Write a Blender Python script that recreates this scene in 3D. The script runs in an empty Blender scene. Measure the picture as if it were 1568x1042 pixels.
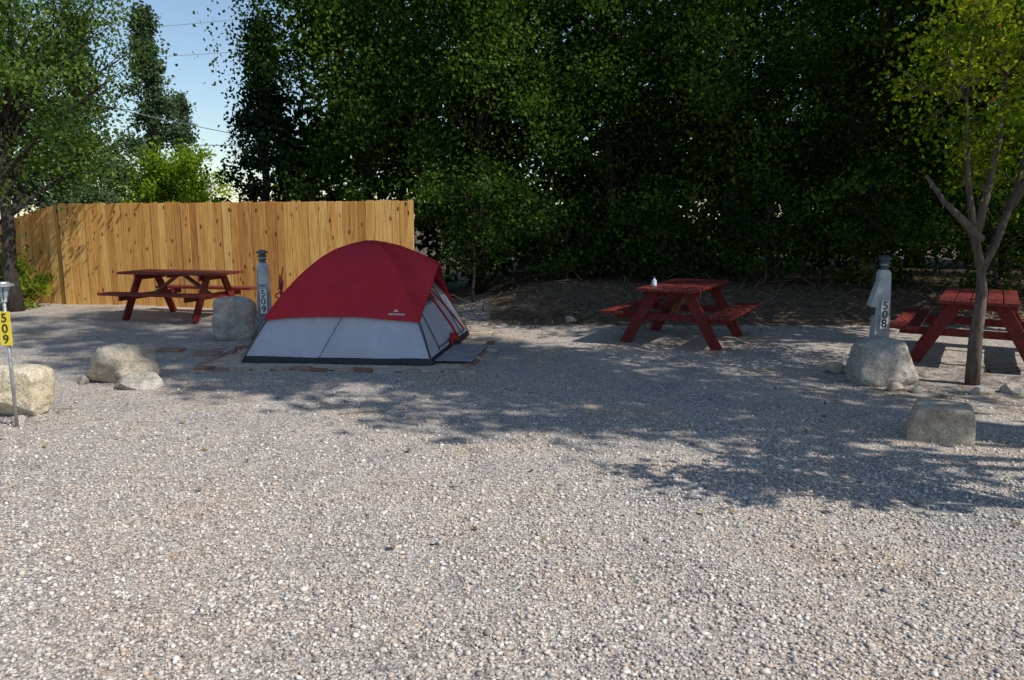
import bpy, math, random
import numpy as np
from mathutils import Vector, Matrix, noise
random.seed(7)
SC=bpy.context.scene
COL=SC.collection
# ------------------------------------------------------------ helpers
def link(o,parent=None):
    COL.objects.link(o)
    if parent is not None: o.parent=parent
    return o
def empty(name,loc=(0,0,0),rot=0.0):
    e=bpy.data.objects.new(name,None); e.empty_display_size=0.2
    e.location=loc; e.rotation_euler=(0,0,rot)
    return link(e)
def fastmesh(name,V,F,mat=None,parent=None,tone=None,smooth=False):
    V=np.asarray(V,dtype=np.float32); F=np.asarray(F,dtype=np.int32)
    me=bpy.data.meshes.new(name)
    me.vertices.add(len(V)); me.vertices.foreach_set('co',V.ravel())
    m,k=F.shape
    me.loops.add(m*k); me.loops.foreach_set('vertex_index',F.ravel())
    me.polygons.add(m); me.polygons.foreach_set('loop_start',np.arange(m,dtype=np.int32)*k)
    me.update(calc_edges=True); me.validate()
    if tone is not None:
        a=me.attributes.new('tone','FLOAT','FACE'); a.data.foreach_set('value',np.asarray(tone,dtype=np.float32))
    if smooth: me.polygons.foreach_set('use_smooth',np.ones(m,dtype=bool))
    if mat: me.materials.append(mat)
    return link(bpy.data.objects.new(name,me),parent)
class MB:
    def __init__(s): s.v=[];s.f=[];s.t=[]
    def add(s,v,f,t=0.5):
        b=len(s.v); s.v+= [tuple(x) for x in v]
        for q in f: s.f.append(tuple(i+b for i in q)); s.t.append(t)
    def box(s,c,size,t=0.5,M=None):
        x,y,z=[a/2 for a in size]
        v=[Vector((sx*x,sy*y,sz*z)) for sx in(-1,1) for sy in(-1,1) for sz in(-1,1)]
        if M is not None: v=[M@a for a in v]
        v=[a+Vector(c) for a in v]
        s.add(v,[(0,1,3,2),(4,6,7,5),(0,4,5,1),(2,3,7,6),(0,2,6,4),(1,5,7,3)],t)
    def beam(s,p,q,w,h,side=(1,0,0),t=0.5):
        p=Vector(p);q=Vector(q);d=(q-p);L=d.length;d.normalize()
        a=Vector(side); a=(a-d*a.dot(d)).normalized(); b=d.cross(a)
        M=Matrix((d,a,b)).transposed()
        s.box((p+q)/2,(L,w,h),t,M)
    def tube(s,pts,rad,n=7,t=0.5,cap=True):
        pts=[Vector(p) for p in pts]
        base=len(s.v)
        for i,p in enumerate(pts):
            d=(pts[min(i+1,len(pts)-1)]-pts[max(i-1,0)]).normalized()
            a=Vector((1,0,0)) if abs(d.x)<.8 else Vector((0,1,0))
            a=(a-d*a.dot(d)).normalized(); b=d.cross(a)
            r=rad[i] if hasattr(rad,'__len__') else rad
            for k in range(n):
                an=2*math.pi*k/n
                s.v.append(tuple(p+a*(r*math.cos(an))+b*(r*math.sin(an))))
        for i in range(len(pts)-1):
            for k in range(n):
                s.f.append((base+i*n+k,base+i*n+(k+1)%n,base+(i+1)*n+(k+1)%n,base+(i+1)*n+k)); s.t.append(t)
        if cap:
            s.f.append(tuple(base+k for k in range(n))[::-1]); s.t.append(t)
            s.f.append(tuple(base+(len(pts)-1)*n+k for k in range(n))); s.t.append(t)
    def lathe(s,c,prof,n=24,t=0.5):
        base=len(s.v)
        for (r,z) in prof:
            for k in range(n):
                an=2*math.pi*k/n; s.v.append((c[0]+r*math.cos(an),c[1]+r*math.sin(an),c[2]+z))
        for i in range(len(prof)-1):
            for k in range(n):
                s.f.append((base+i*n+k,base+i*n+(k+1)%n,base+(i+1)*n+(k+1)%n,base+(i+1)*n+k)); s.t.append(t)
        s.f.append(tuple(base+k for k in range(n))[::-1]); s.t.append(t)
        s.f.append(tuple(base+(len(prof)-1)*n+k for k in range(n))); s.t.append(t)
    def obj(s,name,mat,parent=None,bevel=0,smooth=False):
        me=bpy.data.meshes.new(name); me.from_pydata(s.v,[],s.f); me.update()
        a=me.attributes.new('tone','FLOAT','FACE'); a.data.foreach_set('value',np.array(s.t,dtype=np.float32))
        if smooth: me.polygons.foreach_set('use_smooth',np.ones(len(s.f),dtype=bool))
        me.materials.append(mat)
        o=link(bpy.data.objects.new(name,me),parent)
        if bevel:
            b=o.modifiers.new('bevel','BEVEL'); b.width=bevel; b.segments=2; b.limit_method='ANGLE'
        return o
def gh(x,y):
    def ss(t): t=min(1,max(0,t)); return t*t*(3-2*t)
    h=0.5*ss((y-11.2)/2.4)*ss((x+1.2)/2.0)
    h+=0.025*noise.noise(Vector((x*.5,y*.5,0)))+0.012*noise.noise(Vector((x*1.9,y*1.9,3)))
    return h
# ------------------------------------------------------------ materials
def newmat(name):
    m=bpy.data.materials.new(name); m.use_nodes=True
    nt=m.node_tree; N=nt.nodes; L=nt.links
    return m,N,L,N['Principled BSDF']
def nd(N,t,**k):
    n=N.new(t)
    for a,b in k.items(): setattr(n,a,b)
    return n
def ramp(N,stops,interp='LINEAR'):
    r=N.new('ShaderNodeValToRGB'); r.color_ramp.interpolation=interp
    e=r.color_ramp.elements
    while len(e)<len(stops): e.new(0.5)
    for i,(p,c) in enumerate(stops): e[i].position=p; e[i].color=(*c,1)
    return r
def simple(name,col,rough=.6,metal=0,var=.15,scale=12,bump=.0,col2=None,stretch=(1,1,1),spec=.5):
    m,N,L,P=newmat(name)
    tc=nd(N,'ShaderNodeTexCoord'); mp=nd(N,'ShaderNodeMapping'); mp.inputs['Scale'].default_value=stretch
    L.new(tc.outputs['Object'],mp.inputs[0])
    n=nd(N,'ShaderNodeTexNoise'); n.inputs['Scale'].default_value=scale; n.inputs['Detail'].default_value=6
    L.new(mp.outputs[0],n.inputs['Vector'])
    c2=col2 or tuple(c*(1-2*var) for c in col)
    r=ramp(N,[(.35,c2),(.65,col)]); L.new(n.outputs[0],r.inputs[0]); L.new(r.outputs[0],P.inputs['Base Color'])
    P.inputs['Roughness'].default_value=rough; P.inputs['Metallic'].default_value=metal
    P.inputs['Specular IOR Level'].default_value=spec
    if bump:
        b=nd(N,'ShaderNodeBump'); b.inputs['Strength'].default_value=bump; b.inputs['Distance'].default_value=.02
        L.new(n.outputs[0],b.inputs['Height']); L.new(b.outputs[0],P.inputs['Normal'])
    return m
def leafmat(name,dark,mid,light,trans=.35,brown=None):
    m,N,L,P=newmat(name); N.remove(P)
    a=nd(N,'ShaderNodeAttribute',attribute_name='tone')
    st=[(0,dark),(.5,mid),(.95,light)]
    if brown: st.append((.985,brown))
    r=ramp(N,st); L.new(a.outputs['Fac'],r.inputs[0])
    D=nd(N,'ShaderNodeBsdfDiffuse'); L.new(r.outputs[0],D.inputs[0])
    if trans<=0:
        L.new(D.outputs[0],N['Material Output'].inputs[0]); return m
    t=nd(N,'ShaderNodeBsdfTranslucent')
    g=nd(N,'ShaderNodeMix',data_type='RGBA',blend_type='MULTIPLY'); g.inputs[0].default_value=1
    L.new(r.outputs[0],g.inputs[6]); g.inputs[7].default_value=(2.2,2.1,.5,1)
    L.new(g.outputs[2],t.inputs[0])
    mx=nd(N,'ShaderNodeMixShader'); mx.inputs[0].default_value=trans
    L.new(D.outputs[0],mx.inputs[1]); L.new(t.outputs[0],mx.inputs[2])
    L.new(mx.outputs[0],N['Material Output'].inputs[0])
    return m
GRAV=[(0,(.19,.172,.16)),(.16,(.325,.295,.27)),(.4,(.47,.43,.385)),(.6,(.55,.495,.43)),(.74,(.47,.36,.28)),(.84,(.60,.55,.495)),(1,(.68,.645,.595))]
def ground_mat():
    m,N,L,P=newmat('gravel_ground')
    tc=nd(N,'ShaderNodeTexCoord')
    wn=nd(N,'ShaderNodeTexNoise'); wn.inputs['Scale'].default_value=30
    L.new(tc.outputs['Object'],wn.inputs['Vector'])
    ad=nd(N,'ShaderNodeVectorMath',operation='MULTIPLY_ADD'); L.new(wn.outputs['Color'],ad.inputs[0]); ad.inputs[1].default_value=(.015,.015,.015); L.new(tc.outputs['Object'],ad.inputs[2])
    v=nd(N,'ShaderNodeTexVoronoi'); v.inputs['Scale'].default_value=76; v.inputs['Randomness'].default_value=1
    L.new(ad.outputs[0],v.inputs['Vector'])
    sx=nd(N,'ShaderNodeSeparateColor'); L.new(v.outputs['Color'],sx.inputs[0])
    r=ramp(N,GRAV); L.new(sx.outputs[0],r.inputs[0])
    cr=ramp(N,[(.35,(1,1,1)),(.8,(.5,.48,.47))]); L.new(v.outputs['Distance'],cr.inputs[0])
    m1=nd(N,'ShaderNodeMix',data_type='RGBA',blend_type='MULTIPLY'); m1.inputs[0].default_value=1
    L.new(r.outputs[0],m1.inputs[6]); L.new(cr.outputs[0],m1.inputs[7])
    n2=nd(N,'ShaderNodeTexNoise'); n2.inputs['Scale'].default_value=.9; n2.inputs['Detail'].default_value=8; n2.inputs['Roughness'].default_value=.7
    L.new(tc.outputs['Object'],n2.inputs['Vector'])
    r2=ramp(N,[(.35,(.76,.78,.82)),(.5,(1,.99,.97)),(.64,(1.0,.90,.77))]); L.new(n2.outputs[0],r2.inputs[0])
    m2=nd(N,'ShaderNodeMix',data_type='RGBA',blend_type='MULTIPLY'); m2.inputs[0].default_value=1
    L.new(m1.outputs[2],m2.inputs[6]); L.new(r2.outputs[0],m2.inputs[7])
    n3=nd(N,'ShaderNodeTexNoise'); n3.inputs['Scale'].default_value=7; n3.inputs['Detail'].default_value=10; n3.inputs['Roughness'].default_value=.7
    L.new(tc.outputs['Object'],n3.inputs['Vector'])
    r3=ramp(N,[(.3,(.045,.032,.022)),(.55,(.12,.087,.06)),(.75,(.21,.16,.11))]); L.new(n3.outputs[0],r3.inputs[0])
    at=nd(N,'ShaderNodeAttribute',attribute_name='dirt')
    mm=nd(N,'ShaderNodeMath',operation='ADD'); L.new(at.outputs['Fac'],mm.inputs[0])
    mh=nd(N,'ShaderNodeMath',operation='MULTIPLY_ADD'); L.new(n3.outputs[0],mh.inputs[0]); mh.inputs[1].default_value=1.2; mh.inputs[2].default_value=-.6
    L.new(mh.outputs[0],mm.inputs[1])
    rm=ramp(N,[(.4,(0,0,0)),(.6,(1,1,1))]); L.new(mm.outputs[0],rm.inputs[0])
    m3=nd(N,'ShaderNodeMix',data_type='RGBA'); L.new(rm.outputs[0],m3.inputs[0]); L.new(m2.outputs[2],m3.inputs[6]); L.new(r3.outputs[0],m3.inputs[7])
    L.new(m3.outputs[2],P.inputs['Base Color'])
    P.inputs['Roughness'].default_value=.9; P.inputs['Specular IOR Level'].default_value=.2
    iv=nd(N,'ShaderNodeMath',operation='SUBTRACT'); iv.inputs[0].default_value=1; L.new(v.outputs['Distance'],iv.inputs[1])
    b=nd(N,'ShaderNodeBump'); b.inputs['Strength'].default_value=.8; b.inputs['Distance'].default_value=.006; L.new(iv.outputs[0],b.inputs['Height'])
    b2=nd(N,'ShaderNodeBump'); b2.inputs['Strength'].default_value=.7; b2.inputs['Distance'].default_value=.05
    n4=nd(N,'ShaderNodeTexNoise'); n4.inputs['Scale'].default_value=6; n4.inputs['Detail'].default_value=8; L.new(tc.outputs['Object'],n4.inputs['Vector'])
    L.new(n4.outputs[0],b2.inputs['Height']); L.new(b2.outputs[0],b.inputs['Normal'])
    L.new(b.outputs[0],P.inputs['Normal'])
    return m
def tonemat(name,stops,rough=.85,nscale=None,interp='LINEAR'):
    m,N,L,P=newmat(name)
    a=nd(N,'ShaderNodeAttribute',attribute_name='tone')
    r=ramp(N,stops,interp); L.new(a.outputs['Fac'],r.inputs[0])
    P.inputs['Roughness'].default_value=rough; P.inputs['Specular IOR Level'].default_value=.25
    if nscale:
        tc=nd(N,'ShaderNodeTexCoord'); n=nd(N,'ShaderNodeTexNoise'); n.inputs['Scale'].default_value=nscale; n.inputs['Detail'].default_value=6
        L.new(tc.outputs['Object'],n.inputs['Vector'])
        rr=ramp(N,[(.3,(.6,.6,.6)),(.7,(1.1,1.1,1.1))]); L.new(n.outputs[0],rr.inputs[0])
        mx=nd(N,'ShaderNodeMix',data_type='RGBA',blend_type='MULTIPLY'); mx.inputs[0].default_value=1
        L.new(r.outputs[0],mx.inputs[6]); L.new(rr.outputs[0],mx.inputs[7]); L.new(mx.outputs[2],P.inputs['Base Color'])
        b=nd(N,'ShaderNodeBump'); b.inputs['Strength'].default_value=.4; b.inputs['Distance'].default_value=.01
        L.new(n.outputs[0],b.inputs['Height']); L.new(b.outputs[0],P.inputs['Normal'])
    else: L.new(r.outputs[0],P.inputs['Base Color'])
    return m
def fence_mat():
    m,N,L,P=newmat('cedar_boards')
    a=nd(N,'ShaderNodeAttribute',attribute_name='tone')
    r=ramp(N,[(0,(.38,.16,.042)),(.3,(.52,.255,.07)),(.6,(.62,.33,.095)),(1,(.70,.42,.14))]); L.new(a.outputs['Fac'],r.inputs[0])
    tc=nd(N,'ShaderNodeTexCoord')
    off=nd(N,'ShaderNodeVectorMath',operation='ADD'); cx=nd(N,'ShaderNodeCombineXYZ'); ml=nd(N,'ShaderNodeMath',operation='MULTIPLY'); ml.inputs[1].default_value=37
    L.new(a.outputs['Fac'],ml.inputs[0]); L.new(ml.outputs[0],cx.inputs[2]); L.new(ml.outputs[0],cx.inputs[1])
    L.new(tc.outputs['Object'],off.inputs[0]); L.new(cx.outputs[0],off.inputs[1])
    mp=nd(N,'ShaderNodeMapping'); mp.inputs['Scale'].default_value=(22,22,1.1); L.new(off.outputs[0],mp.inputs[0])
    n=nd(N,'ShaderNodeTexNoise'); n.inputs['Scale'].default_value=2; n.inputs['Detail'].default_value=7; n.inputs['Distortion'].default_value=.6; L.new(mp.outputs[0],n.inputs['Vector'])
    rr=ramp(N,[(.3,(.60,.48,.38)),(.5,(.95,.95,.95)),(.7,(1.1,1.1,1.1))]); L.new(n.outputs[0],rr.inputs[0])
    mx=nd(N,'ShaderNodeMix',data_type='RGBA',blend_type='MULTIPLY'); mx.inputs[0].default_value=1
    L.new(r.outputs[0],mx.inputs[6]); L.new(rr.outputs[0],mx.inputs[7])
    mk=nd(N,'ShaderNodeMapping'); mk.inputs['Scale'].default_value=(8,8,3.6); L.new(off.outputs[0],mk.inputs[0])
    v=nd(N,'ShaderNodeTexVoronoi'); v.inputs['Scale'].default_value=1; L.new(mk.outputs[0],v.inputs['Vector'])
    rk=ramp(N,[(.08,(.16,.08,.04)),(.20,(1,1,1))]); L.new(v.outputs['Distance'],rk.inputs[0])
    m2=nd(N,'ShaderNodeMix',data_type='RGBA',blend_type='MULTIPLY'); m2.inputs[0].default_value=1
    L.new(mx.outputs[2],m2.inputs[6]); L.new(rk.outputs[0],m2.inputs[7])
    L.new(m2.outputs[2],P.inputs['Base Color']); P.inputs['Roughness'].default_value=.75; P.inputs['Specular IOR Level'].default_value=.2
    return m
def rock_mat(name,a,b,c):
    m,N,L,P=newmat(name)
    tc=nd(N,'ShaderNodeTexCoord')
    n=nd(N,'ShaderNodeTexNoise'); n.inputs['Scale'].default_value=5; n.inputs['Detail'].default_value=12; n.inputs['Roughness'].default_value=.72
    L.new(tc.outputs['Object'],n.inputs['Vector'])
    r=ramp(N,[(.3,a),(.5,b),(.68,c)]); L.new(n.outputs[0],r.inputs[0])
    sp=nd(N,'ShaderNodeTexNoise'); sp.inputs['Scale'].default_value=70; sp.inputs['Detail'].default_value=4; L.new(tc.outputs['Object'],sp.inputs['Vector'])
    rs=ramp(N,[(.35,(.65,.65,.65)),(.55,(1.05,1.05,1.05))]); L.new(sp.outputs[0],rs.inputs[0])
    mx=nd(N,'ShaderNodeMix',data_type='RGBA',blend_type='MULTIPLY'); mx.inputs[0].default_value=1
    L.new(r.outputs[0],mx.inputs[6]); L.new(rs.outputs[0],mx.inputs[7]); L.new(mx.outputs[2],P.inputs['Base Color'])
    v=nd(N,'ShaderNodeTexNoise'); v.inputs['Scale'].default_value=14; v.inputs['Detail'].default_value=10; v.inputs['Roughness'].default_value=.65; L.new(tc.outputs['Object'],v.inputs['Vector'])
    bb=nd(N,'ShaderNodeBump'); bb.inputs['Strength'].default_value=.8; bb.inputs['Distance'].default_value=.035; L.new(v.outputs[0],bb.inputs['Height']); L.new(bb.outputs[0],P.inputs['Normal'])
    P.inputs['Roughness'].default_value=.9; P.inputs['Specular IOR Level'].default_value=.2
    return m
def cloth(name,col,trans=.2,ws=3.0,bump=.35):
    m,N,L,P=newmat(name)
    tc=nd(N,'ShaderNodeTexCoord'); n=nd(N,'ShaderNodeTexNoise'); n.inputs['Scale'].default_value=ws; n.inputs['Detail'].default_value=3; n.inputs['Distortion'].default_value=1.2
    L.new(tc.outputs['Object'],n.inputs['Vector'])
    r=ramp(N,[(.3,tuple(c*.85 for c in col)),(.7,col)]); L.new(n.outputs[0],r.inputs[0]); L.new(r.outputs[0],P.inputs['Base Color'])
    P.inputs['Roughness'].default_value=.5; P.inputs['Specular IOR Level'].default_value=.35
    b=nd(N,'ShaderNodeBump'); b.inputs['Strength'].default_value=bump; b.inputs['Distance'].default_value=.05; L.new(n.outputs[0],b.inputs['Height']); L.new(b.outputs[0],P.inputs['Normal'])
    t=nd(N,'ShaderNodeBsdfTranslucent'); L.new(r.outputs[0],t.inputs[0])
    mx=nd(N,'ShaderNodeMixShader'); mx.inputs[0].default_value=trans
    L.new(P.outputs[0],mx.inputs[1]); L.new(t.outputs[0],mx.inputs[2]); L.new(mx.outputs[0],N['Material Output'].inputs[0])
    return m
M_ground=ground_mat()
M_peb=tonemat('gravel_stones',GRAV,.85)
M_fence=fence_mat()
M_bark=simple('bark',(.13,.10,.08),.95,scale=9,bump=.8,stretch=(3,3,.6),var=.3)
M_bark_dk=simple('bark_dark',(.05,.04,.032),.95,scale=9,bump=.8,stretch=(3,3,.6),var=.3)
M_bark_lt=simple('bark_light',(.24,.19,.15),.95,scale=9,bump=.8,stretch=(3,3,.6),var=.3)
M_leaf=leafmat('leaves_cottonwood',(.012,.030,.009),(.034,.074,.015),(.105,.175,.030),.34)
M_leaf_b=leafmat('leaves_background',(.012,.026,.009),(.028,.056,.014),(.07,.115,.024),0)
M_leaf_l=leafmat('leaves_elm',(.028,.056,.016),(.065,.118,.028),(.155,.22,.055),.35)
M_leaf_y=leafmat('leaves_yellowgreen',(.08,.14,.012),(.18,.27,.025),(.30,.38,.04),.4,(.25,.12,.04))
M_leaf_p=leafmat('leaves_poplar',(.03,.055,.03),(.06,.10,.05),(.11,.155,.08),.2)
M_leaf_c=leafmat('needles_pine',(.008,.02,.012),(.02,.04,.022),(.04,.07,.035),0)
M_leaf_r=leafmat('leaves_apple',(.04,.075,.010),(.10,.155,.017),(.29,.32,.028),.42,(.28,.12,.05))
M_red=simple('red_painted_wood',(.17,.016,.014),.6,scale=6,bump=.25,stretch=(1,5,5),var=.2,spec=.3)
M_redw=simple('worn_red_wood',(.19,.028,.022),.6,scale=6,bump=.25,stretch=(1,5,5),col2=(.10,.016,.013),spec=.3)
M_brace=simple('brown_wood',(.24,.09,.04),.7,scale=6,bump=.25,stretch=(1,5,5))
# ------------------------------------------------------------ ground
def axis(lo,hi,dlo,dhi,step):
    a=list(np.arange(dlo,dhi+1e-6,step)); s=step; x=dhi
    while x<hi: s*=1.4; x+=s; a.append(x)
    s=step; x=dlo; pre=[]
    while x>lo: s*=1.4; x-=s; pre.append(x)
    return np.array(pre[::-1]+a)
gx=axis(-600,600,-13,13,.2); gy=axis(-200,900,-2,18,.2)
V=[];D=[]
def ss(t): t=min(1,max(0,t)); return t*t*(3-2*t)
PADC=[(-3.45,8.1),(-.52,7.88),(-.2,10.75),(-3.2,10.95)]
for y in gy:
    for x in gx:
        V.append((x,y,gh(x,y)))
        d=ss((y-10.9)/1.0)*ss((x+1.0)/1.2)
        d=max(d,ss((y-14.6)/1.5))
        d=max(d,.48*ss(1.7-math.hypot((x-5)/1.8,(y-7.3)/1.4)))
        d=max(d,.40*ss(1.5-math.hypot((x+4.3)/1.0,(y-6.1)/.6)))
        D.append(d)
nx=len(gx); ny=len(gy)
I=np.arange(nx*ny).reshape(ny,nx)
F=np.stack([I[:-1,:-1],I[:-1,1:],I[1:,1:],I[1:,:-1]],-1).reshape(-1,4)
g=fastmesh('gravel_ground',V,F,M_ground,smooth=True)
a=g.data.attributes.new('dirt','FLOAT','POINT'); a.data.foreach_set('value',np.array(D,dtype=np.float32))
# loose gravel stones
rng=np.random.default_rng(3)
phi=(1+5**.5)/2
ico=np.array([(-1,phi,0),(1,phi,0),(-1,-phi,0),(1,-phi,0),(0,-1,phi),(0,1,phi),(0,-1,-phi),(0,1,-phi),(phi,0,-1),(phi,0,1),(-phi,0,-1),(-phi,0,1)])/math.hypot(1,phi)
icf=np.array([(0,11,5),(0,5,1),(0,1,7),(0,7,10),(0,10,11),(1,5,9),(5,11,4),(11,10,2),(10,7,6),(7,1,8),(3,9,4),(3,4,2),(3,2,6),(3,6,8),(3,8,9),(4,9,5),(2,4,11),(6,2,10),(8,6,7),(9,8,1)])
n=230000
px=rng.uniform(-5.6,5.6,n); py=rng.uniform(1.9,7.6,n)
keep=(np.abs(px)<.70*py+.4)&(rng.random(n)<np.clip(1.1-(py-2)/4.2,.05,1))
px=px[keep];py=py[keep];n=len(px)
rad=np.clip(rng.lognormal(math.log(.0058),.42,n),.0028,.015)
sc=rng.uniform(.6,1.3,(n,3)); sc[:,2]*=.7
an=rng.uniform(0,6.28,n)
P=ico[None]*sc[:,None]*rad[:,None,None]*(1+rng.uniform(-.28,.28,(n,12,1)))
ca,sa=np.cos(an)[:,None],np.sin(an)[:,None]
X=P[:,:,0]*ca-P[:,:,1]*sa; Y=P[:,:,0]*sa+P[:,:,1]*ca
pz=np.array([gh(x,y) for x,y in zip(px,py)])
Z=P[:,:,2]+(pz+rad*.3)[:,None]
PV=np.stack([X+px[:,None],Y+py[:,None],Z],-1).reshape(-1,3)
PF=(icf[None]+12*np.arange(n)[:,None,None]).reshape(-1,3)
fastmesh('loose_gravel',PV,PF,M_peb,tone=np.repeat(rng.random(n),20))
# ------------------------------------------------------------ tent pad with brick edging
M_pad=simple('sandy_pad',(.52,.41,.295),.95,scale=9,bump=.5,col2=(.34,.265,.195))
M_brick=tonemat('edging_bricks',[(0,(.24,.13,.09)),(.4,(.34,.23,.165)),(.7,(.38,.31,.25)),(1,(.44,.38,.31))],.9,20)
pad=empty('tent_pad')
nn=24; v=[]
for j in range(nn+1):
    for i in range(nn+1):
        u=i/nn;w=j/nn
        p0=Vector(PADC[0]).lerp(Vector(PADC[1]),u); p1=Vector(PADC[3]).lerp(Vector(PADC[2]),u); p=p0.lerp(p1,w)
        v.append((p.x,p.y,gh(p.x,p.y)+.012+.004*noise.noise(Vector((p.x*5,p.y*5,0)))))
I=np.arange((nn+1)**2).reshape(nn+1,nn+1)
fastmesh('sand_surface',v,np.stack([I[:-1,:-1],I[:-1,1:],I[1:,1:],I[1:,:-1]],-1).reshape(-1,4),M_pad,pad,smooth=True)
mb=MB()
R=random.Random(5)
for k in range(4):
    a0=Vector(PADC[k]);a1=Vector(PADC[(k+1)%4]);d=a1-a0;L=d.length;t=0
    while t<L:
        l=R.uniform(.19,.26); p=a0+d*((t+l/2)/L)
        an=math.atan2(d.y,d.x)+R.uniform(-.15,.15)
        M=Matrix.Rotation(an,3,'Z')@Matrix.Rotation(R.uniform(-.08,.08),3,'X')
        mb.box((p.x+R.uniform(-.03,.03),p.y+R.uniform(-.03,.03),gh(p.x,p.y)+R.uniform(-.008,.008)),(l-.02,.09,.055),R.random(),M); t+=l
mb.obj('brick_edging',M_brick,pad,bevel=.01)
mb=MB()
for (x,y,sx,sy,t) in [(-3.95,8.75,.35,.22,.9),(-3.6,8.95,.3,.2,.3),(-4.15,9.2,.3,.2,.25),(-3.75,9.35,.35,.25,.8),(-3.3,9.6,.35,.25,.7),(-.35,9.4,.3,.3,.95),(-.3,10.1,.35,.3,.9)]:
    M=Matrix.Rotation(R.uniform(-.5,.5),3,'Z'); mb.box((x,y,gh(x,y)+.01),(sx,sy,.05),t,M)
mb.obj('flagstones',M_brick,pad,bevel=.015)
# ------------------------------------------------------------ tent
C=np.array([-1.75,9.45]); CR=[np.array(c) for c in [(-3.0,8.43),(-.88,8.23),(-.60,10.45),(-2.72,10.6)]]
H=1.27
def tz(r): return H*max(0,1-min(1,r)**1.9)**.95
def TP(face,s,r,off=0.0,sag=.03):
    a=CR[face]-C; b=CR[(face+1)%4]-C
    m=(a+b)/2; nrm=m/np.linalg.norm(m)
    sg=-sag*(1-s*s)*math.sin(math.pi*min(1,r))
    rr=r+off*.75*min(1,r*3)
    p=C+rr*(a*(1-s)/2+b*(1+s)/2)+nrm*sg
    return (p[0],p[1],tz(r)+off*(1-r)+.02)
def patch(mb,fn,nu,nv,t=.5):
    b=len(mb.v)
    for j in range(nv+1):
        for i in range(nu+1): mb.v.append(tuple(fn(i/nu,j/nv)))
    for j in range(nv):
        for i in range(nu):
            mb.f.append((b+j*(nu+1)+i,b+j*(nu+1)+i+1,b+(j+1)*(nu+1)+i+1,b+(j+1)*(nu+1)+i)); mb.t.append(t)
M_gray=cloth('grey_nylon',(.53,.54,.61),.12)
M_tred=cloth('red_nylon',(.58,.022,.038),.22,2.4,.5)
M_blk=simple('black_nylon',(.02,.02,.025),.6,scale=20)
M_mesh=simple('dark_mesh',(.035,.035,.045),.8,scale=60)
M_pole=simple('grey_pole_sleeve',(.07,.07,.08),.5,scale=30)
tent=empty('camping_tent')
def wr(p,amp=.014):
    q=Vector((p[0]*2.2,p[1]*2.2,p[2]*2.2)); d=noise.noise(q)*amp+.005*noise.noise(q*3)
    return (p[0]+d,p[1]-d,p[2]+d)
mb=MB()
for f in range(4): patch(mb,lambda u,v,f=f:wr(TP(f,u*2-1,.02+.98*v),.012),28,26)
mb.obj('tent_body',M_gray,tent,smooth=True)
mb=MB()
for f in range(4): patch(mb,lambda u,v,f=f:wr(TP(f,u*2-1,.978+.030*v,.010),.012),28,2)
mb.obj('floor_trim',M_blk,tent)
mb=MB()
HR=.81
for f in (0,2,3):
    patch(mb,lambda u,v,f=f:wr(TP(f,u*2-1,.005+(HR-.005-.02*(1-(2*u-1)**2))*v,.04)),30,30)
Pk=np.array([-.88,9.28,1.06])
def visor(u,v):
    s=u*2-1; r=.005+(HR-.005)*v*(1 if s<0 else 1-.10*s)
    p=np.array(TP(1,s,r,.04)); ap=np.array([C[0],C[1],H+.06])
    mid=np.array(TP(1,0,r,.04)); tip=ap+(Pk-ap)*v+np.array([0,0,.06*math.sin(math.pi*v)])
    w=(1-abs(s))**1.0
    return wr(p+(tip-mid)*w,.014)
patch(mb,visor,30,30)
o=mb.obj('rain_fly',M_tred,tent,smooth=True)
mb=MB()
for c in range(4):
    mb.tube([TP(c,-1,.5+.5*i/24,.012) for i in range(25)],.009,6)
mb.obj('poles',M_pole,tent,smooth=True)
mb=MB()
for c in range(4):
    mb.tube([wr(TP(c,-1,.015+(HR-.02)*i/24,.043)) for i in range(25)],.006,6)
mb.tube([visor(.5,i/20) for i in range(21)],.009,6)
mb.obj('fly_seams',M_tred,tent,smooth=True)
mb=MB()
def hem(f): return [wr(TP(f,-1+2*i/20,HR-.02*(1-(2*i/20-1)**2),.041)) for i in range(21)]
for f in (0,2,3): mb.tube(hem(f),.006,5)
mb.tube([visor(i/24,1) for i in range(25)],.006,5)
mb.obj('fly_hem',M_tred,tent)
mb=MB()
patch(mb,lambda u,v:TP(1,(-.72+1.1*u)*(.35+.65*v),.50+.24*v,.016),8,8)
mb.obj('mesh_window',M_mesh,tent)
def dline(mb,a,b,w,f=1,off=.022):
    pts=[TP(f,a[0]+(b[0]-a[0])*i/14,a[1]+(b[1]-a[1])*i/14,off) for i in range(15)]
    mb.tube(pts,w,5)
mb=MB()
dline(mb,(-.02,.5),(.42,.97),.014); dline(mb,(.2,.55),(.85,.96),.012)
patch(mb,lambda u,v:TP(1,-.05+.45*u,.945+.035*v+.01*math.sin(u*9),.03+.015*math.sin(v*3.1)),8,4)
mb.obj('door_trim_red',M_tred,tent)
mb=MB()
dline(mb,(-.72,.76),(-.55,.97),.007); dline(mb,(-.55,.96),(.85,.965),.007); dline(mb,(-.86,.75),(.4,.75),.006)
dline(mb,(.62,.6),(.62,.96),.006)
mb.obj('door_zips',M_pole,tent)
mb=MB()
a=Vector(TP(0,-.0,HR-.02,.05)); mb.tube([a,(-2.15,8.24,.02)],.004,5)
mb.tube([(Pk[0],Pk[1],Pk[2]),(-.98,9.2,.8)],.004,4)
for c in range(4):
    a=Vector(TP(c,-1,HR,.05)); mb.tube([a,Vector(TP(c,-1,.99,.035))],.004,4)
mb.obj('guy_lines',M_blk,tent)
M_white=simple('white_print',(.55,.52,.53),.6,scale=20,var=.03)
mb=MB()
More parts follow.
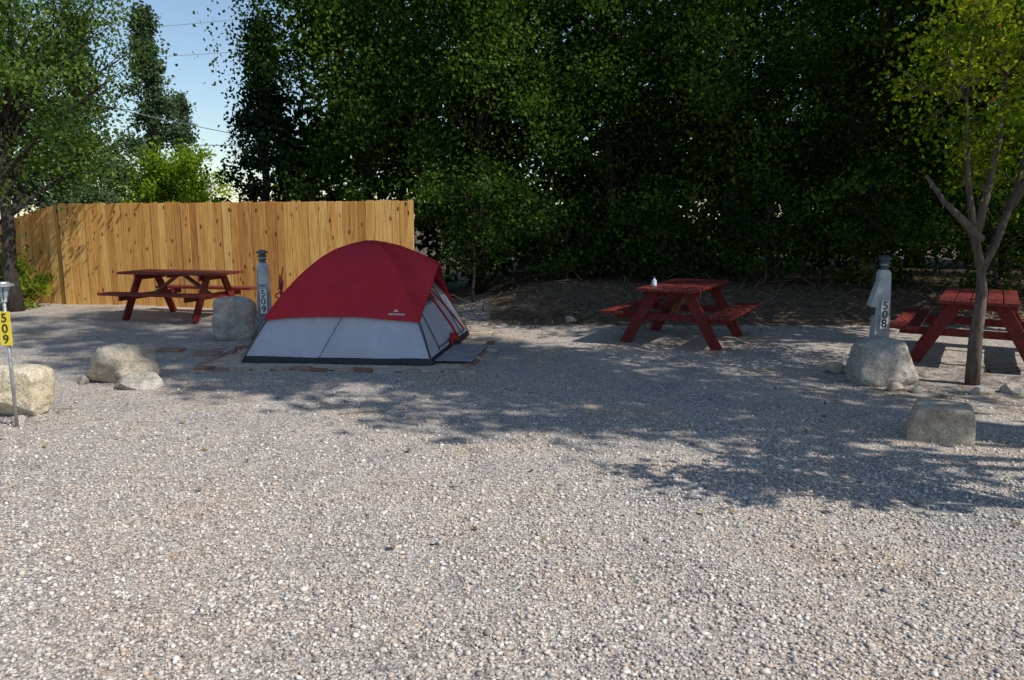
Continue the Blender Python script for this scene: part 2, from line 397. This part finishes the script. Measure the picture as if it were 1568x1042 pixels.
def logo(u0,u1,r0,r1): patch(mb,lambda u,v:wr(TP(0,u0+(u1-u0)*u,r0+(r1-r0)*v,.048)),3,1)
for k in range(8): logo(.62+.028*k,.64+.028*k,.766,.775)
b=[wr(TP(0,.69,.757,.048)),wr(TP(0,.77,.757,.048)),wr(TP(0,.73,.743,.048))]; mb.add(b,[(0,1,2)])
mb.obj('printed_mark',M_white,tent)
M_mat=simple('grey_mat',(.30,.30,.31),.9,scale=8,bump=.5)
mb=MB(); patch(mb,lambda u,v:(-.86+.14*v+.42*u,8.35+1.1*v-.04*u,.045+.02*noise.noise(Vector((u*3,v*5,1)))),10,16)
mb.obj('door_mat',M_mat,tent,smooth=True)
# ------------------------------------------------------------ fence
def fence_run(name,p0,p1,h0,h1,seed):
    R=random.Random(seed); p0=Vector(p0);p1=Vector(p1);d=p1-p0;L=d.length;dn=d/L; e=empty(name)
    nrm=Vector((dn.y,-dn.x)); mb=MB();t=0
    while t<L-.02:
        w=min(R.choice([.14,.14,.165,.19]),L-t); c=t+w/2; h=h0+(h1-h0)*c/L+R.uniform(-.012,.012)
        tone=R.random(); P=p0+dn*c; z0=gh(P.x,P.y)-.03; hw=w/2-.0025; k=.022
        off=R.uniform(-.006,.006)
        pr=[(-hw,z0),(hw,z0),(hw,h-k),(hw-k,h),(-hw+k,h),(-hw,h-k)]
        v=[]
        for dy in (off+.009,off-.009):
            for (a,z) in pr:
                q=P+dn*a+nrm*dy; v.append((q.x,q.y,z))
        mb.add(v,[(0,1,2,3,4,5),(11,10,9,8,7,6)]+[(i,(i+6),((i+1)%6)+6,(i+1)%6) for i in range(6)],tone)
        t+=w
    mb.obj('pickets',M_fence,e)
    mb=MB()
    for fz in (.16,.52,.86):
        a=p0-nrm*.037;b=p1-nrm*.037
        mb.beam((a.x,a.y,h0*fz),(b.x,b.y,h1*fz),.04,.09,(nrm.x,nrm.y,0),.4)
    k=0
    while k*2.4<=L:
        q=p0+dn*min(k*2.4+.06,L-.06)-nrm*.11; mb.box((q.x,q.y,min(h0,h1)*.45),(.09,.09,min(h0,h1)*.93),.3); k+=1
    mb.obj('rails_and_posts',M_fence,e)
    return e
fence_run('wooden_fence',(-8.45,14.5),(-1.64,12.95),1.87,1.90,11)
fence_run('wooden_fence',(-11.6,15.6),(-8.5,14.55),1.15,1.86,12)
# ------------------------------------------------------------ picnic tables
def picnic(loc,rot,mat,mat2,name='picnic_table'):
    e=empty(name,(loc[0],loc[1],gh(*loc)),rot); R=random.Random(loc[0])
    mb=MB()
    for k in range(5): mb.box((R.uniform(-.004,.004),(k-2)*.149,.735),(1.83,.139,.038))
    mb.obj('table_top',mat,e,.004)
    for s,nm in ((1,'bench_back'),(-1,'bench_front')):
        mb=MB()
        for k in (0,1): mb.box((0,s*(.60+k*.148),.435),(1.83,.139,.038))
        mb.obj(nm,mat,e,.004)
    mb=MB()
    for x in (-.62,.62):
        sx=1 if x>0 else -1
        for s in (-1,1): mb.beam((x,s*.20,.715),(x,s*.60,0),.038,.135,(1,0,0))
        mb.beam((x-sx*.041,-.745,.372),(x-sx*.041,.745,.372),.038,.085,(1,0,0))
        mb.beam((x-sx*.041,-.36,.672),(x-sx*.041,.36,.672),.038,.085,(1,0,0))
    mb.box((0,0,.695),(.04,.70,.04))
    mb.obj('legs_and_supports',M_red,e,.004)
    mb=MB()
    for sx in (-1,1): mb.beam((sx*.54,0,.37),(sx*.05,0,.70),.085,.038,(0,1,0))
    mb.obj('braces',mat2,e,.004)
    return e
picnic((-5.38,12.5),math.radians(-13),M_redw,M_brace)
picnic((2.28,10.12),math.radians(62),M_redw,M_brace)
picnic((5.35,8.75),math.radians(58),M_redw,M_brace)
M_plast=simple('blue_white_plastic',(.55,.6,.7),.25,scale=30,var=.1)
M_cap=simple('blue_plastic',(.05,.12,.4),.3)
b=empty('plastic_bottle',(1.80,9.72,gh(2.28,10.12)+.755))
mb=MB(); mb.lathe((0,0,0),[(.03,0),(.034,.01),(.034,.05),(.028,.06),(.034,.07),(.014,.09),(.013,.10)],16); mb.obj('body',M_plast,b,smooth=True)
mb=MB(); mb.lathe((0,0,.10),[(.015,0),(.015,.02)],12); mb.obj('cap',M_cap,b)
# ------------------------------------------------------------ rocks
def rock(name,loc,size,seed,rot=0,mat=None,blocky=.5,cuts=9,sub=5,sink=.05,tilt=0,taper=0):
    import bmesh
    R=random.Random(seed); bm=bmesh.new(); bmesh.ops.create_icosphere(bm,subdivisions=sub,radius=1)
    p=2+6*blocky if blocky<1 else 18
    pl=[]
    for i in range(cuts):
        n=Vector((R.gauss(0,1),R.gauss(0,1),R.gauss(0,.8))).normalized(); pl.append((n,R.uniform(.6,.85)))
    for v in bm.verts:
        c=v.co.copy(); k=(abs(c.x)**p+abs(c.y)**p+abs(c.z)**p)**(-1/p); c*=k
        for n,d in pl:
            e=c.dot(n)-d*(1+.35*blocky)
            if e>0: c-=n*e*.97
        q=c*1.6+Vector((seed*3.1,0,0))
        c+=c.normalized()*(.08*noise.noise(q)+.045*noise.noise(q*3)+.03*noise.noise(q*8))
        c.x*=1-taper*c.z; c.y*=1-taper*c.z
        v.co=c
    xs=[[v.co[i] for v in bm.verts] for i in range(3)]
    lo=[min(a) for a in xs]; hi=[max(a) for a in xs]
    for v in bm.verts:
        v.co=Vector([(v.co[i]-lo[i])/(hi[i]-lo[i])-(.5 if i<2 else 0) for i in range(3)])
        v.co=Vector((v.co.x*size[0],v.co.y*size[1],v.co.z*(size[2]+sink)))
    me=bpy.data.meshes.new(name); bm.to_mesh(me); bm.free()
    me.materials.append(mat); me.polygons.foreach_set('use_smooth',np.ones(len(me.polygons),dtype=bool))
    o=link(bpy.data.objects.new(name,me)); o.location=(loc[0],loc[1],gh(*loc)-sink); o.rotation_euler=(tilt,tilt*.8,rot)
    return o
RK1=rock_mat('granite_tan',(.24,.195,.15),(.46,.39,.30),(.58,.52,.42))
RK2=rock_mat('granite_grey',(.21,.19,.165),(.40,.36,.31),(.54,.49,.43))
RK3=rock_mat('limestone_cream',(.34,.26,.16),(.58,.50,.36),(.70,.64,.52))
rock('boulder',(-3.70,10.2),(.56,.42,.58),1,.15,RK2,.9,4,sink=.04)
rock('boulder',(-3.87,7.55),(.66,.46,.38),22,.3,RK1,.1,12,taper=.3)
rock('boulder',(-3.56,7.2),(.44,.30,.15),3,.5,RK2,.1,8,taper=.2)
rock('boulder',(-4.10,6.2),(.56,.42,.40),4,-.3,RK3,.5,6)
rock('boulder',(3.68,7.5),(.64,.52,.45),5,.1,RK2,.2,7,taper=.15)
rock('boulder',(3.14,5.48),(.46,.30,.28),9,-.42,RK1,1.0,0,sink=.06,tilt=.08,taper=.12)
for i,(x,y,s) in enumerate([(3.62,7.1,.10),(3.78,7.0,.08),(4.62,6.95,.12),(3.4,7.95,.14),(4.3,6.95,.08),(-4.2,7.4,.10),(.9,11.6,.12),(-3.9,5.9,.07)]):
    rock('stone',(x,y),(s*1.5,s*1.1,s*.8),40+i,i,RK2 if i%3 else RK1,.3,6,3,.02)
# ------------------------------------------------------------ numbers
def digits(parent,txt,x,z,size,mat,y,rotz=0,gap=1.0):
    for i,ch in enumerate(txt):
        c=bpy.data.curves.new('digit','FONT'); c.body=ch; c.size=size; c.extrude=.0015; c.offset=size*.006
        c.align_x='CENTER'; c.align_y='CENTER'; c.materials.append(mat)
        o=link(bpy.data.objects.new('digit',c),parent); o.location=(x,y,z-i*size*gap); o.rotation_euler=(math.pi/2,0,rotz)
M_black=simple('black_paint',(.015,.015,.015),.5)
M_yel=simple('yellow_sign',(.75,.60,.04),.5,scale=8,var=.04)
M_wht=simple('white_sign',(.72,.73,.72),.5,scale=8,var=.04)
M_galv=simple('galvanised_steel',(.45,.46,.47),.45,.6,scale=25)
M_pedg=simple('grey_blue_enamel',(.24,.30,.36),.5,scale=5)
M_pedw=simple('white_grey_enamel',(.50,.53,.55),.5,scale=5,var=.1)
M_lamp=simple('dark_lamp_plastic',(.05,.07,.08),.4)
M_glass=simple('frosted_lens',(.35,.42,.45),.15,scale=5)
M_hyd=simple('red_enamel',(.30,.02,.02),.45)
e=empty('solar_path_light',(-3.84,5.78,gh(-3.84,5.78)))
mb=MB(); mb.tube([(0,0,-.05),(0,0,.98)],.0125,10); mb.obj('post',M_galv,e,smooth=True)
mb=MB(); mb.lathe((0,0,.97),[(.02,0),(.022,.03),(.052,.115),(.05,.116)],24); mb.obj('lens',M_glass,e)
mb=MB(); mb.lathe((0,0,1.086),[(.052,0),(.078,.004),(.078,.018),(.05,.026),(.045,.036)],24)
mb.obj('cap',M_galv,e)
mb=MB()
for k in range(4):
    a=k*math.pi/2+.6; mb.tube([(.024*math.cos(a),.024*math.sin(a),.99),(.055*math.cos(a),.055*math.sin(a),1.087)],.004,5)
mb.obj('cage',M_lamp,e)
mb=MB(); mb.box((0,-.018,.77),(.088,.004,.26)); mb.obj('number_plate',M_yel,e,.001)
digits(e,'509',0,.85,.095,M_black,-.0225,gap=.86)
def pedestal(loc,rot,matb,txt,flap):
    e=empty('power_pedestal',(loc[0],loc[1],gh(*loc)),rot)
    mb=MB()
    v=[]
    for z,w,d in ((0,.10,.09),(.92,.07,.065),(.965,.05,.05)):
        v+=[(-w,-d,z),(w,-d,z),(w,d,z),(-w,d,z)]
    f=[(3,2,1,0),(8,9,10,11)]
    for k in (0,4):
        for i in range(4): f.append((k+i,k+(i+1)%4,k+4+(i+1)%4,k+4+i))
    mb.add(v,f); mb.obj('housing',matb,e,.006)
    mb=MB(); mb.lathe((0,0,.965),[(.045,0),(.045,.03),(.065,.034),(.065,.05),(.045,.055),(.045,.075),(.07,.08),(.07,.10),(.05,.105),(.05,.125),(.085,.132),(.082,.15),(.055,.175),(.02,.185)],20)
    mb.obj('lamp_head',M_lamp,e)
    mb=MB(); mb.lathe((0,0,1.02),[(.048,0),(.048,.085)],16); mb.obj('lens',M_glass,e)
    mb=MB(); mb.box((.01,-.103,.40),(.095,.006,.36)); mb.obj('number_plate',M_wht,e,.001)
    digits(e,txt,.01,.515,.14,M_black,-.108,gap=.82)
    if flap:
        mb=MB()
        v=[(-.055,-.09,.88),(-.055,.06,.88),(-.17,-.10,.50),(-.17,.07,.50),(-.07,-.10,.48),(-.07,.07,.48)]
        mb.add(v,[(0,2,4),(1,5,3),(0,1,3,2),(2,3,5,4),(0,4,5,1)]); mb.obj('outlet_cover',matb,e,.004)
        mb=MB(); mb.box((-.12,-.0,.44),(.05,.08,.10)); mb.obj('outlet',M_lamp,e,.004)
    else:
        mb=MB(); mb.box((0,-.080,.76),(.11,.02,.24)); mb.obj('outlet_cover',matb,e,.006)
pedestal((-3.66,11.3),.1,M_pedg,'509',False)
pedestal((4.74,9.80),-.1,M_pedw,'508',True)
def hydrant(loc,s=1):
    e=empty('water_spigot',(loc[0],loc[1],gh(*loc)))
    mb=MB(); mb.tube([(0,0,0),(0,0,.62*s)],.022,10); mb.lathe((0,0,.60*s),[(.035,0),(.038,.08),(.025,.12),(.02,.13)],12)
    mb.tube([(0,0,.64*s),(.0,-.09,.62*s),(0,-.11,.57*s)],.017,8)
    mb.beam((0,.02,.72*s),(.05,-.02,.90*s),.012,.03); mb.obj('standpipe',M_hyd,e,smooth=False)
    mb=MB(); mb.tube([(-.02+.04*math.cos(a*.5),-.10+.04*math.sin(a*.5),.55*s-.03*a*.35) for a in range(12)],.01,6); mb.obj('hose',M_hyd,e)
hydrant((-3.40,11.3),1.0)
# ------------------------------------------------------------ trees
def leafverts(c,L,rng,droop=.4):
    n=len(c); d=rng.normal(size=(n,3)); d[:,2]-=droop; d/=np.linalg.norm(d,axis=1)[:,None]
    q=rng.normal(size=(n,3)); w=np.cross(d,q); w/=np.linalg.norm(w,axis=1)[:,None]+1e-9
    nn=np.cross(d,w); L=L[:,None]
    v=np.stack([c,c+d*L*.45+w*L*.36+nn*L*.08,c+d*L,c+d*L*.45-w*L*.36+nn*L*.08],1).reshape(-1,3)
    f=np.arange(4*n).reshape(n,4)
    return v,f
def tree(name,base,cc,cr,seed,nclump=60,per=160,leaf=.08,crad=.45,mat=None,bark=None,tr=.14,shape='ball',limbs=16,shell=2.4,stems=None,flat=.75,floor=.15,tb=.45,thin=1.0):
    rng=np.random.default_rng(seed); e=empty(name,(base[0],base[1],gh(base[0],base[1])))
    bz=gh(base[0],base[1]); off=np.array([base[0],base[1],bz])
    cc=np.array(cc,float)-off; cr=np.array(cr,float)
    cl=[]
    while len(cl)<nclump:
        d=rng.normal(size=3); d/=np.linalg.norm(d)
        u=rng.random()**(1/shell)
        lob=1+.22*noise.noise(Vector(d*2.1)+Vector((seed*1.7,0,0)))+.12*noise.noise(Vector(d*5)+Vector((seed,3,0)))
        p=d*u*lob
        if shape=='cone':
            z=rng.random()**1.5*2-1; rr=(1-z)/2*1.0*rng.random()**.4; a=rng.uniform(0,6.28); p=np.array([rr*math.cos(a),rr*math.sin(a),z])
        if shape=='spire':
            z=rng.random()**1.1*2-1; rr=min(1,((1-z)/2)**.75)*rng.random()**.5*(.6+.6*rng.random()); a=rng.uniform(0,6.28); p=np.array([rr*math.cos(a),rr*math.sin(a),z])
        if shape=='box':
            p=np.array([rng.uniform(-1,1),rng.uniform(-1,1),rng.uniform(-1,1)])
            if p[2]>.3 and rng.random()<.5: continue
        q=cc+p*cr
        if q[2]<floor: continue
        cl.append(q)
    cl=np.array(cl)
    size=crad*rng.uniform(.55,1.35,nclump)
    k=rng.poisson(per,nclump); idx=np.repeat(np.arange(nclump),k)
    n=len(idx)
    g=rng.normal(size=(n,3))*.55; g[:,2]*=flat
    c=cl[idx]+g*size[idx][:,None]
    L=leaf*rng.uniform(.65,1.3,n)
    ok=c[:,2]>.05; c=c[ok];L=L[ok];idx=idx[ok]
    ct=rng.normal(tb,.24,nclump)
    tone=np.clip(ct[idx]+rng.normal(0,.17,len(idx)),0,.94)
    br=rng.random(len(idx))<.006; tone[br]=1.0
    v,f=leafverts(c,L,rng)
    fastmesh('foliage',v,f,mat,e,tone=tone)
    mb=MB(); R=random.Random(seed)
    top=cc.copy(); top[2]=cc[2]+cr[2]*.55
    H0=top[2]
    tp=[Vector((0,0,-.1))]; rads=[tr*1.25]
    for i in range(1,9):
        t=i/8; tp.append(Vector((top[0]*t+R.uniform(-.06,.06)*H0*.25,top[1]*t+R.uniform(-.06,.06)*H0*.25,H0*t))); rads.append(tr*(1-.85*t))
    if not stems: mb.tube(tp,rads,9)
    order=rng.permutation(nclump)[:limbs]
    for i in order:
        q=Vector(cl[i]); t0=max(.12,min(.9,(q.z*.6)/H0)) ; j=t0*8; a=tp[int(j)].lerp(tp[min(8,int(j)+1)],j-int(j))
        r0=max(.012,tr*(1-.8*t0)*.5)*thin
        if stems:
            cand=[(( (p-q).length+ (0 if p.z<q.z+.1 else 2)),p) for s in stems for p in s[-3:]]
            a=min(cand,key=lambda c:c[0])[1]; r0=.015
        m=a.lerp(q,.5)+Vector((R.uniform(-.12,.12),R.uniform(-.12,.12),R.uniform(.0,.25)*(q-a).length*.4))
        mb.tube([a,a.lerp(m,.5)+Vector((0,0,.03)),m,m.lerp(q,.55),q],[r0,r0*.8,r0*.6,r0*.42,r0*.2],6)
        for w in range(3):
            q2=q+Vector((R.uniform(-1,1),R.uniform(-1,1),R.uniform(-.8,.8)))*crad
            mb.tube([m.lerp(q,.5),q2],[r0*.3,r0*.1],4)
    if stems:
        for s in stems: mb.tube(s,STR[len(s)],8)
    mb.obj('trunk_and_limbs',bark or M_bark,e,smooth=True)
    return e
STR={5:[.07,.062,.05,.035,.02],4:[.045,.036,.026,.014],3:[.03,.022,.012]}
tree('elm_tree',(-8.75,13.45),(-8.75,13.5,4.3),(2.15,2.1,2.6),21,140,190,.072,.5,M_leaf_l,M_bark_dk,.13,limbs=34)
tree('elm_tree',(-15.8,23),(-15.6,23,5.2),(2.7,2.4,3.4),22,90,160,.12,.6,M_leaf_l,M_bark,.2,tb=.7)
tree('elm_tree',(-11.8,20.5),(-11.7,20.5,2.9),(1.9,1.5,2.2),29,60,180,.10,.5,M_leaf_p,M_bark,.14)
tree('poplar_tree',(-13.9,30.5),(-13.9,30.5,4.9),(1.6,1.5,4.4),23,130,120,.14,.34,M_leaf_p,M_bark,.2,shape='spire')
tree('poplar_tree',(-17.4,32),(-17.4,32,5.0),(1.5,1.5,4.4),27,70,110,.15,.42,M_leaf_p,M_bark,.2,shape='spire')
tree('poplar_tree',(-15.1,36),(-15.1,36,3.6),(1.3,1.3,3.4),28,60,110,.16,.38,M_leaf_p,M_bark,.2,shape='spire')
tree('green_shrub',(-9.3,22),(-9.3,22,2.2),(1.6,1.2,1.5),24,75,190,.09,.36,M_leaf_y,M_bark,.08)
tree('green_shrub',(-12.8,24),(-12.8,24,1.9),(2.0,1.2,1.6),25,60,130,.10,.45,M_leaf_l,M_bark,.08)
tree('pine_tree',(-5.5,17.3),(-5.4,17.3,3.0),(1.3,1.25,2.7),26,130,150,.09,.32,M_leaf_c,M_bark_dk,.15,shape='cone')
# tree wall
wall=[(-2.9,15.6,2.3,5.2),(-.6,14.9,2.2,5.0),(1.9,15.4,2.4,5.2),(4.2,14.7,2.4,5.0),(6.7,14.6,2.4,5.0),(9.1,13.8,2.4,4.8),(11.6,13.2,2.4,4.6)]
for i,(x,y,r,z) in enumerate(wall):
    tree('cottonwood_tree',(x,y+.5),(x,y,z),(r,1.9,4.3),60+i,195,(190 if i<6 else 80),.076,.54,M_leaf,M_bark_dk,.13,limbs=26,shell=2.0,tb=[.38,.48,.42,.47,.40,.48,.4][i],thin=.6)
for i,(x,y) in enumerate([(-2.6,18.5),(1.4,18.5),(5.4,18.2),(9.4,18),(13.5,17.5)]):
    tree('cottonwood_tree',(x,y),(x,y,3.6),(2.5,1.3,3.9),80+i,130,100,.22,.75,M_leaf_b,M_bark_dk,.2,shape='box',limbs=10,tb=.3)
for i,(x,y,r,h) in enumerate([(-.7,14.0,1.0,1.5),(1.0,14.1,1.1,1.2),(2.7,13.7,1.0,1.4),(4.4,13.4,1.1,1.6),(6.1,13.0,1.1,1.7),(7.8,12.4,1.2,1.8),(9.4,12.0,1.3,1.9)]):
    tree('wild_shrub',(x,y),(x,y,.5+h*.6),(r,.7,h*.75),100+i,50,110,.07,.35,M_leaf,M_bark,.03,limbs=24,floor=.1,tb=.42)
# young tree on the right (multi stem)
st=[[(0,0,-.05),(-.01,0,.5),(.01,0,.9),(-.03,0,1.15),(-.10,.02,1.45)],
    [(-.03,0,1.15),(-.13,0,1.5),(-.2,.05,2.0),(-.3,.0,2.7)],
    [(-.02,0,1.10),(.12,0,1.45),(.28,.05,1.9),(.4,.1,2.7)],
    [(-.05,0,1.40),(-.28,-.05,1.60),(-.45,-.05,1.75),(-.62,0,2.0)],
    [(-.1,0,1.45),(.0,.05,1.85),(.06,.05,2.3),(.1,.1,2.9)],
    [(.2,.02,1.7),(.42,0,2.1),(.6,0,2.5),(.8,0,3.0)]]
st=[[Vector(p) for p in s] for s in st]
tree('apple_tree',(4.5,7.35),(5.0,7.4,3.0),(1.45,1.2,1.15),31,95,140,.052,.32,M_leaf_r,M_bark,.07,limbs=56,stems=st,tb=.55)
# trees on the right, outside the view, whose crowns shade the site
for i,(x,y,r,zc,rz,nc,pr,tw,lf,cd_) in enumerate([
    (7.2,3.0,2.1,10.6,8.0,215,66,.9,.155,.38),
    (9.0,7.6,2.1,8.8,3.8,140,95,.85,.13,.48),
    (9.4,9.5,2.2,7.6,4.0,140,95,.8,.14,.48),
    (8.0,11.2,2.0,5.6,4.2,100,90,.8,.13,.5),
    (10.4,1.5,2.2,15.0,7.6,165,75,.9,.16,.44)]):
    tree('cottonwood_tree',(x,y),(x,y,zc),(r,r*tw,rz),120+i,nc,pr,lf,cd_,M_leaf,M_bark,.22,limbs=24,shell=2.0)
tree('apple_tree',(4.7,3.3),(3.95,3.12,2.85),(.85,.50,.42),133,22,60,.085,.20,M_leaf_r,M_bark,.08,limbs=22)
tree('weeds',(-9.0,13.9),(-9.0,13.9,.5),(.6,.3,.6),141,26,110,.07,.2,M_leaf_y,M_bark,.01,limbs=6,floor=.05,tb=.2)
# leaf litter
rng=np.random.default_rng(77); n=5600
x=rng.uniform(-1.0,9.5,n); y=rng.uniform(10.8,14.2,n); keep=rng.random(n)<np.clip((y-10.6)/1.2,.03,1); x=x[keep];y=y[keep]
x2=rng.uniform(-7,6,330); y2=rng.uniform(3.5,12,330); x=np.r_[x,x2]; y=np.r_[y,y2]; n=len(x)
z=np.array([gh(a,b)+.015 for a,b in zip(x,y)])
d=rng.normal(size=(n,3)); d[:,2]*=.25; d/=np.linalg.norm(d,axis=1)[:,None]; w=np.cross(d,np.array([0,0,1.])+rng.normal(size=(n,3))*.3); w/=np.linalg.norm(w,axis=1)[:,None]
c=np.stack([x,y,z],1); L=rng.uniform(.03,.065,n)[:,None]
v=np.stack([c,c+d*L*.5+w*L*.3,c+d*L,c+d*L*.5-w*L*.3],1).reshape(-1,3)
M_lit=tonemat('dry_leaves',[(0,(.08,.05,.025)),(.5,(.19,.125,.06)),(.85,(.34,.26,.12)),(1,(.09,.13,.03))],.8)
fastmesh('leaf_litter',v,np.arange(4*n).reshape(n,4),M_lit,tone=rng.random(n))
mb=MB(); R=random.Random(9)
for i in range(90):
    x=R.uniform(-.8,8); y=R.uniform(11.6,13.6); z=gh(x,y)+.02; a=R.uniform(0,6.28); l=R.uniform(.2,.7)
    m=Vector((x+math.cos(a)*l*.5,y+math.sin(a)*l*.5,z+R.uniform(.02,.2)))
    mb.tube([(x,y,z),m,(x+math.cos(a+.3)*l,y+math.sin(a+.3)*l,z+R.uniform(0,.25))],[.008,.006,.003],4)
mb.obj('fallen_twigs',M_bark_lt,smooth=True)
# ------------------------------------------------------------ overhead cables
M_wire=simple('cable',(.45,.47,.5),.4,.3)
def wire(p,q,sag,r):
    mb=MB(); p=Vector(p);q=Vector(q)
    mb.tube([p.lerp(q,i/20)-Vector((0,0,sag*4*(i/20)*(1-i/20))) for i in range(21)],r,5); mb.obj('overhead_cable',M_wire)
wire((-26,44,13.2),(6,40,16.8),.8,.014); wire((-26,44,11.6),(6,40,14.6),.8,.014); wire((-26,44,10.2),(6,40,12.6),.8,.014)
wire((-26,44,5.9),(6,40,6.3),.6,.03)
wire((-11.5,19,4.7),(-2.0,16.6,2.75),.15,.008)
# ------------------------------------------------------------ sky, sun, camera
EL=math.radians(46); PH=math.radians(-32)
w=bpy.data.worlds.new('World'); SC.world=w; w.use_nodes=True
N=w.node_tree.nodes; L=w.node_tree.links; bg=N['Background']
sk=N.new('ShaderNodeTexSky'); sk.sky_type='NISHITA'; sk.sun_disc=False; sk.sun_elevation=EL; sk.sun_rotation=math.radians(122)
sk.air_density=1.1; sk.dust_density=.3; sk.ozone_density=2.0
L.new(sk.outputs[0],bg.inputs[0]); bg.inputs[1].default_value=.132
ld=bpy.data.lights.new('sun','SUN'); ld.energy=5.0; ld.angle=math.radians(.45); ld.color=(1,.96,.89)
so=link(bpy.data.objects.new('sun',ld))
s=Vector((math.cos(EL)*math.cos(PH),math.cos(EL)*math.sin(PH),math.sin(EL)))
so.rotation_euler=s.to_track_quat('Z','Y').to_euler(); so.location=(20,-12,20)
cd=bpy.data.cameras.new('camera'); cd.lens=27; cd.sensor_width=36; cd.clip_end=3000; cd.clip_start=.05
cam=link(bpy.data.objects.new('camera',cd)); cam.location=(0,0,1.6); cam.rotation_euler=(math.radians(81),0,0)
SC.camera=cam
SC.view_settings.view_transform='Standard'; SC.view_settings.look='None'; SC.view_settings.exposure=0
